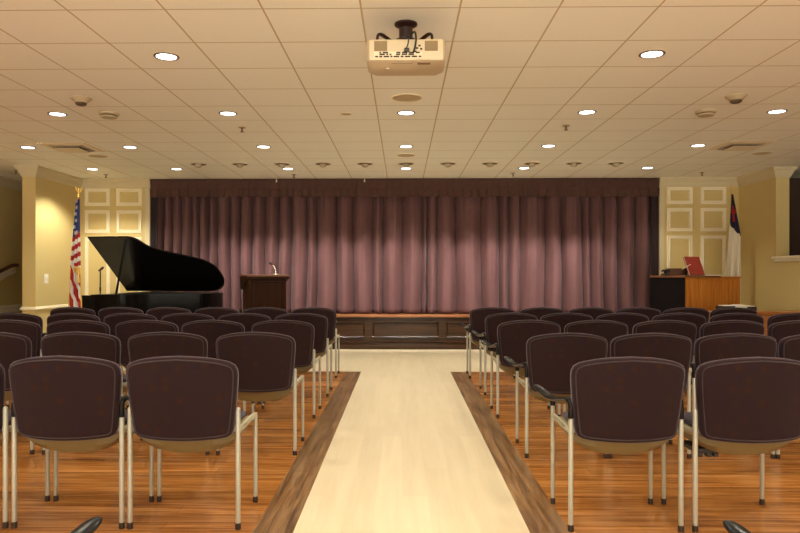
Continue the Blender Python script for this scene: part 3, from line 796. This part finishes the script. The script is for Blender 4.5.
bm = new(); tube(bm, [(-.046, 0, .135), (-.055, 0, .145), (-.085, 0, .165), (-.095, 0, .17)], [.009, .017, .019, .01], 12); link('microphone_head', bm, 'black_plastic', t, smooth=True)

# ------------------------------------------------------------------ organ console (back towards the room)
OC = onY(685.2, 0, 9.75); ra = math.radians(26)
t = thing('organ_console', 'honey wood organ console with one black end panel by the right wall', 'organ console', (OC.x, 9.75, 0), ra)
OW, OD, OH = 1.12, .64, 1.225
bm = new(); box(bm, 0.0, OW, 0.0, .03, .06, OH); link('back_panel', bm, 'organ_wood', t)
for k in range(14):
    x0 = .02+k*(OW-.04)/14
    bm = new(); box(bm, x0+.002, x0+(OW-.04)/14-.002, -.008, .002, .12, OH-.03, bev=.003); link('back_slat', bm, 'organ_wood', t)
bm = new(); box(bm, -.004, .03, .0, OD, .06, OH, bev=.002); box(bm, -.008, -.002, .03, OD-.03, .1, OH-.06); link('end_panel', bm, 'organ_dark', t)
bm = new(); box(bm, OW-.03, OW, .03, OD, .06, OH); link('end_panel', bm, 'organ_wood', t)
bm = new(); box(bm, .03, OW-.03, .03, .45, .06, OH); link('cabinet', bm, 'organ_wood', t)
bm = new(); box(bm, .04, OW-.04, .44, OD-.02, .70, .86, bev=.005); link('keyboard_shelf', bm, 'organ_wood', t)
bm = new(); box(bm, -.02, OW*.62, -.02, OD, OH, OH+.028, bev=.005); link('top', bm, 'organ_top', t)
bm = new(); box(bm, OW*.62+.001, OW+.015, -.02, OD, OH, OH+.016, bev=.004); link('top', bm, 'organ_wood', t)
bm = new(); box(bm, -.01, OW+.01, -.01, OD, 0, .06, bev=.006); link('plinth', bm, 'organ_wood', t)
ZT = OH+.029
def on_org(x, y): 
    v = Matrix.Rotation(ra, 3, 'Z') @ Vector((x, y, 0)); return (OC.x+v.x, 9.75+v.y, ZT)
# red book on a small stand
bp_ = onY(697, 0, 9.95); q = (bp_.x, 9.95, ZT)
t = thing('songbook', 'large red book leaning upright on top of the organ console', 'book', (q[0], q[1], q[2]+.0095), math.radians(10))
R = Matrix.Translation((0, 0, .0)) @ Matrix.Rotation(math.radians(-17), 4, 'X')
sh = Matrix(((1, 0, -.16, 0), (0, 1, 0, 0), (0, 0, 1, 0), (0, 0, 0, 1)))
bm = new(); box(bm, -.11, .125, -.008, .0, .0, .275, bev=.002, mtx=R @ sh); link('cover', bm, 'book_red', t)
bm = new(); box(bm, -.105, .135, .0005, .022, .003, .27, mtx=R @ sh); link('pages', bm, 'paper', t)
bm = new(); box(bm, -.11, .125, .0225, .029, .0, .275, mtx=R @ sh); link('cover', bm, 'book_red', t)
bm = new(); box(bm, -.08, .1, -.0095, -.008, .15, .158, mtx=R @ sh @ Matrix.Rotation(math.radians(-25), 4, 'Y') @ Matrix.Translation((-.08, 0, .01))); link('cover_line', bm, 'fixture', t)
q = (onY(687.5, 0, 10.12).x, 10.12, ZT)
t = thing('book_stand', 'small black book stand behind the red book on the organ', 'stand', q, math.radians(8))
bm = new(); box(bm, -.04, .06, -.02, .03, 0, .012, bev=.002); link('base', bm, 'black_plastic', t)
bm = new(); box(bm, -.045, .0, -.005, .004, .012, .13, bev=.002); link('support', bm, 'black_plastic', t)
q = on_org(-.06+.12, .52)
t = thing('wooden_box', 'small dark brown box on the left end of the organ top', 'box', (onY(676.3, 0, q[1]).x, q[1], ZT), math.radians(2))
bm = new(); box(bm, -.125, .115, -.07, .07, 0, .095, bev=.003); link('box_body', bm, 'box_brown', t)
bm = new(); box(bm, -.13, .12, -.075, .075, .0952, .107, bev=.002); link('lid', bm, 'box_brown', t)
t = thing('desk_telephone', 'small black device at the left edge of the organ top', 'device', (onY(665.2, 0, 10.16).x, 10.16, ZT), 0)
bm = new(); box(bm, -.055, .055, -.04, .03, 0, .03, bev=.006); link('base', bm, 'black_plastic', t, smooth=True)
bm = new(); tube(bm, smooth_pts([(-.055, -.02, .055), (-.04, -.02, .075), (.04, -.02, .078), (.058, -.02, .058)], 4), .014, 10); tube(bm, [(0, 0, .028), (0, -.015, .068)], .022, 10); link('handset', bm, 'black_satin', t, smooth=True)
bp_ = onY(714, 0, 9.98); q = (bp_.x, 9.98, ZT)
bm = new(); box(bm, -.11, .11, -.07, .07, .001, .006); box(bm, -.07, .13, -.05, .09, .0065, .010, mtx=Matrix.Rotation(.3, 4, 'Z'))
t = thing('paper_stack', 'few loose white papers lying right of the red book on the organ', 'papers', (q[0], q[1], ZT), ra)
link('sheets', bm, 'paper', t)

# ------------------------------------------------------------------ flags
def flag(name, label, u, v_top, Y, kind):
    top = onY(u, v_top, Y)
    t = thing(name, label, 'flag', (top.x, Y, 0))
    H = top.z
    bm = new(); lathe(bm, [(0, 0), (.15, 0), (.15, .02), (.1, .05), (.03, .08), (.02, .14), (0, .14)], 28); link('base', bm, 'gold', t, smooth=True)
    bm = new(); tube(bm, [(0, 0, .1), (0, 0, H-.16)], .014, 12); link('pole', bm, 'cabinet_wood' if kind == 'us' else 'gold', t, smooth=True)
    bm = new()
    if kind == 'us':
        lathe(bm, [(0, 0), (.016, 0), (.02, .02), (.01, .04), (.022, .06), (.02, .09), (.008, .13), (0, .15)], 14, c=(0, 0, H-.17))
        for s in (-1, 1): tube(bm, smooth_pts([(0, 0, H-.10), (s*.03, 0, H-.07), (s*.045, 0, H-.02)], 3), [.016]*3+[.012]*3+[.004], 8, flat=(.5, 1))
    else:
        lathe(bm, [(0, 0), (.014, 0), (.02, .015), (.008, .03), (.008, .16), (0, .17)], 14, c=(0, 0, H-.17)); box(bm, -.04, .04, -.007, .007, H-.08, H-.065)
    link('finial', bm, 'gold', t, smooth=True)
    bm = new(); nt_, ns = 150, 56
    if kind == 'us': zt, zb, mats = H-.20, .62, ['flag_blue', 'flag_white', 'flag_red', 'gold_fringe']
    else: zt, zb, mats = H-.17, .55, ['flag_navy', 'church_white', 'flag_red', 'gold_fringe']
    V = []
    for i in range(nt_+1):
        q = i/nt_; z = zt+(zb-zt)*q; row = []
        if kind == 'us':
            wl = -(.02+.09*min(1, q*1.25)**.9); wr = .015+.055*q
        else:
            wl = -(.012+.055*min(1, q*3.2)+.07*min(1, max(0, q-.25)*2)); wr = .01+.12*min(1, q*3.2)
        for j in range(ns+1):
            s = j/ns; x = wl+(wr-wl)*s
            amp = .012+.035*min(1, q*2)
            y = -.022-amp*(.5+.5*math.sin(s*15+q*2.2+.6*math.sin(q*5)))-.012*math.sin(s*31+q*3)
            row.append(bm.verts.new((x, y, z+ (0 if kind == 'us' else .0))))
        V.append(row)
    for i in range(nt_):
        for j in range(ns):
            q = (i+.5)/nt_; s = (j+.5)/ns
            f = bm.faces.new((V[i][j], V[i][j+1], V[i+1][j+1], V[i+1][j]))
            z = zt+(zb-zt)*q
            if kind == 'us':
                bo = .30-.05*s+.02*math.sin(s*9)
                if q < bo:
                    f.material_index = 0
                    if s < .5 and (int(q*38) % 2 == 0) and (int(s*ns/5) % 2 == (int(q*19) % 2)): f.material_index = 1
                elif q < .53+.03*s:
                    f.material_index = 1+(int((q-.27+.04*s)*26) % 2)
                elif q < .585+.03*s and s > .35: f.material_index = 3
                else:
                    f.material_index = 1+(int((q*7.5-s*2.4+8)*1.0*1.25) % 2)
                if q > .985 or (s < .035 and q > .55) or (s > .93 and q > .6): f.material_index = 3
            else:
                edge = .235+.10*s
                if q < edge-.012: f.material_index = 0
                elif q < edge: f.material_index = 0
                else: f.material_index = 1
                cx = abs(s-.52); cz = abs(q-.155)
                if (cx < .14 and cz < .062) or (cx < .32 and abs(q-.138) < .018): f.material_index = 2
                if q > .988 : f.material_index = 3
    o = link('cloth', bm, mats, t, smooth=True)
    md = o.modifiers.new('thick', 'SOLIDIFY'); md.thickness = .003
    if kind == 'us':
        bm = new(); z0 = zt+(zb-zt)*.55
        tube(bm, smooth_pts([(-.03, -.075, z0), (.0, -.085, z0-.02), (.035, -.08, z0-.01)], 3), .008, 8)
        tube(bm, [(.035, -.085, z0-.02), (.035, -.09, z0-.12), (.035, -.09, z0-.22)], [.006, .013, .018], 10)
        link('cord_tassel', bm, 'gold_fringe', t, smooth=True)
    return t
flag('american_flag', 'furled American flag with gold fringe on a pole left of the piano', 79, 185, 9.38, 'us')
flag('church_flag', 'white flag with navy canton and red cross in the right corner', 731.5, 184, 11.2, 'church')

# ------------------------------------------------------------------ low cabinet behind the last row, right side
a = onY(712, 311.5, 9.22)
t = thing('low_cabinet', 'low orange-brown wooden cabinet along the right wall behind the last chairs', 'cabinet', (a.x, 9.22, 0))
WX = XR-a.x-.03
bm = new(); box(bm, .02, WX, .02, .36, .06, .74); link('body', bm, 'cabinet_wood', t)
bm = new(); box(bm, 0, WX+.01, 0, .38, .741, .77, bev=.005); link('top', bm, 'cabinet_wood', t)
bm = new(); box(bm, .04, WX-.02, .04, .34, 0, .06); link('plinth', bm, 'organ_dark', t)
for k in range(3):
    w = (WX-.06)/3; x0 = .03+k*w
    bm = new(); box(bm, x0+.005, x0+w-.005, .004, .0195, .09, .71, bev=.003); d = link('door', bm, 'cabinet_wood', t)
    bm = new(); lathe(bm, [(0, 0), (.01, 0), (.013, .015), (0, .02)], 12)
    for v in bm.verts: v.co = Vector((v.co.x+x0+w-.05, .003-v.co.z, v.co.y+.42))
    link('knob', bm, 'brass', d, smooth=True)
random.seed(5)
for k, (u, w, h, mt, lab) in enumerate(((726, .17, .075, 'black_plastic', 'black binder lying on the low cabinet behind the last right row'), (738.5, .14, .082, 'paper', 'stack of white booklets lying on the low cabinet behind the last right row'), (748.5, .12, .068, 'black_plastic', 'small black case at the right end of the items on the low cabinet'))):
    p = onY(u, 308, 9.38)
    t = thing(('ring_binder', 'booklet_stack', 'small_case')[k], lab, ('binder', 'booklets', 'case')[k], (p.x, 9.40, .7705), random.uniform(-.3, .3))
    bm = new(); box(bm, -w/2, w/2, -.10, .10, 0, h, bev=.003); link('cover', bm, mt, t)
    bm = new(); box(bm, -w/2+.01, w/2-.02, -.09, .05, h+.0005, h+.008); link('sheets', bm, 'paper', t)

# ------------------------------------------------------------------ camera and view
cd = bpy.data.cameras.new('camera'); cam = bpy.data.objects.new('camera', cd); C.objects.link(cam)
cd.sensor_width = 36; cd.lens = F*36/800
cd.shift_x = (400-UC)/800; cd.shift_y = (VC-266.5)/800
cam.location = (0, 0, CZ); cam.rotation_euler = (PI/2, 0, TH)
cd.clip_start = .02
bpy.context.scene.camera = cam
w = bpy.data.worlds.new('world'); bpy.context.scene.world = w; w.use_nodes = True
# added fill from the open end: bright lower half lifts the ceiling, dimmer above
N = w.node_tree.nodes; L = w.node_tree.links; bg = N['Background']
tc = N.new('ShaderNodeTexCoord'); sx = N.new('ShaderNodeSeparateXYZ'); cr = N.new('ShaderNodeValToRGB'); mr = N.new('ShaderNodeMapRange')
L.new(tc.outputs['Generated'], sx.inputs[0]); L.new(sx.outputs[2], mr.inputs[0]); mr.inputs[1].default_value = -.12; mr.inputs[2].default_value = .08
e = cr.color_ramp.elements; e[0].color = (1, .96, .80, 1); e[1].color = (.2, .185, .14, 1)
L.new(mr.outputs[0], cr.inputs[0]); L.new(cr.outputs[0], bg.inputs[0]); bg.inputs[1].default_value = 9
vs = bpy.context.scene.view_settings
bpy.context.scene.display_settings.display_device = 'sRGB'
vs.view_transform = 'Standard'; vs.look = 'None'; vs.gamma = 1; vs.exposure = .1; vs.use_curve_mapping = False
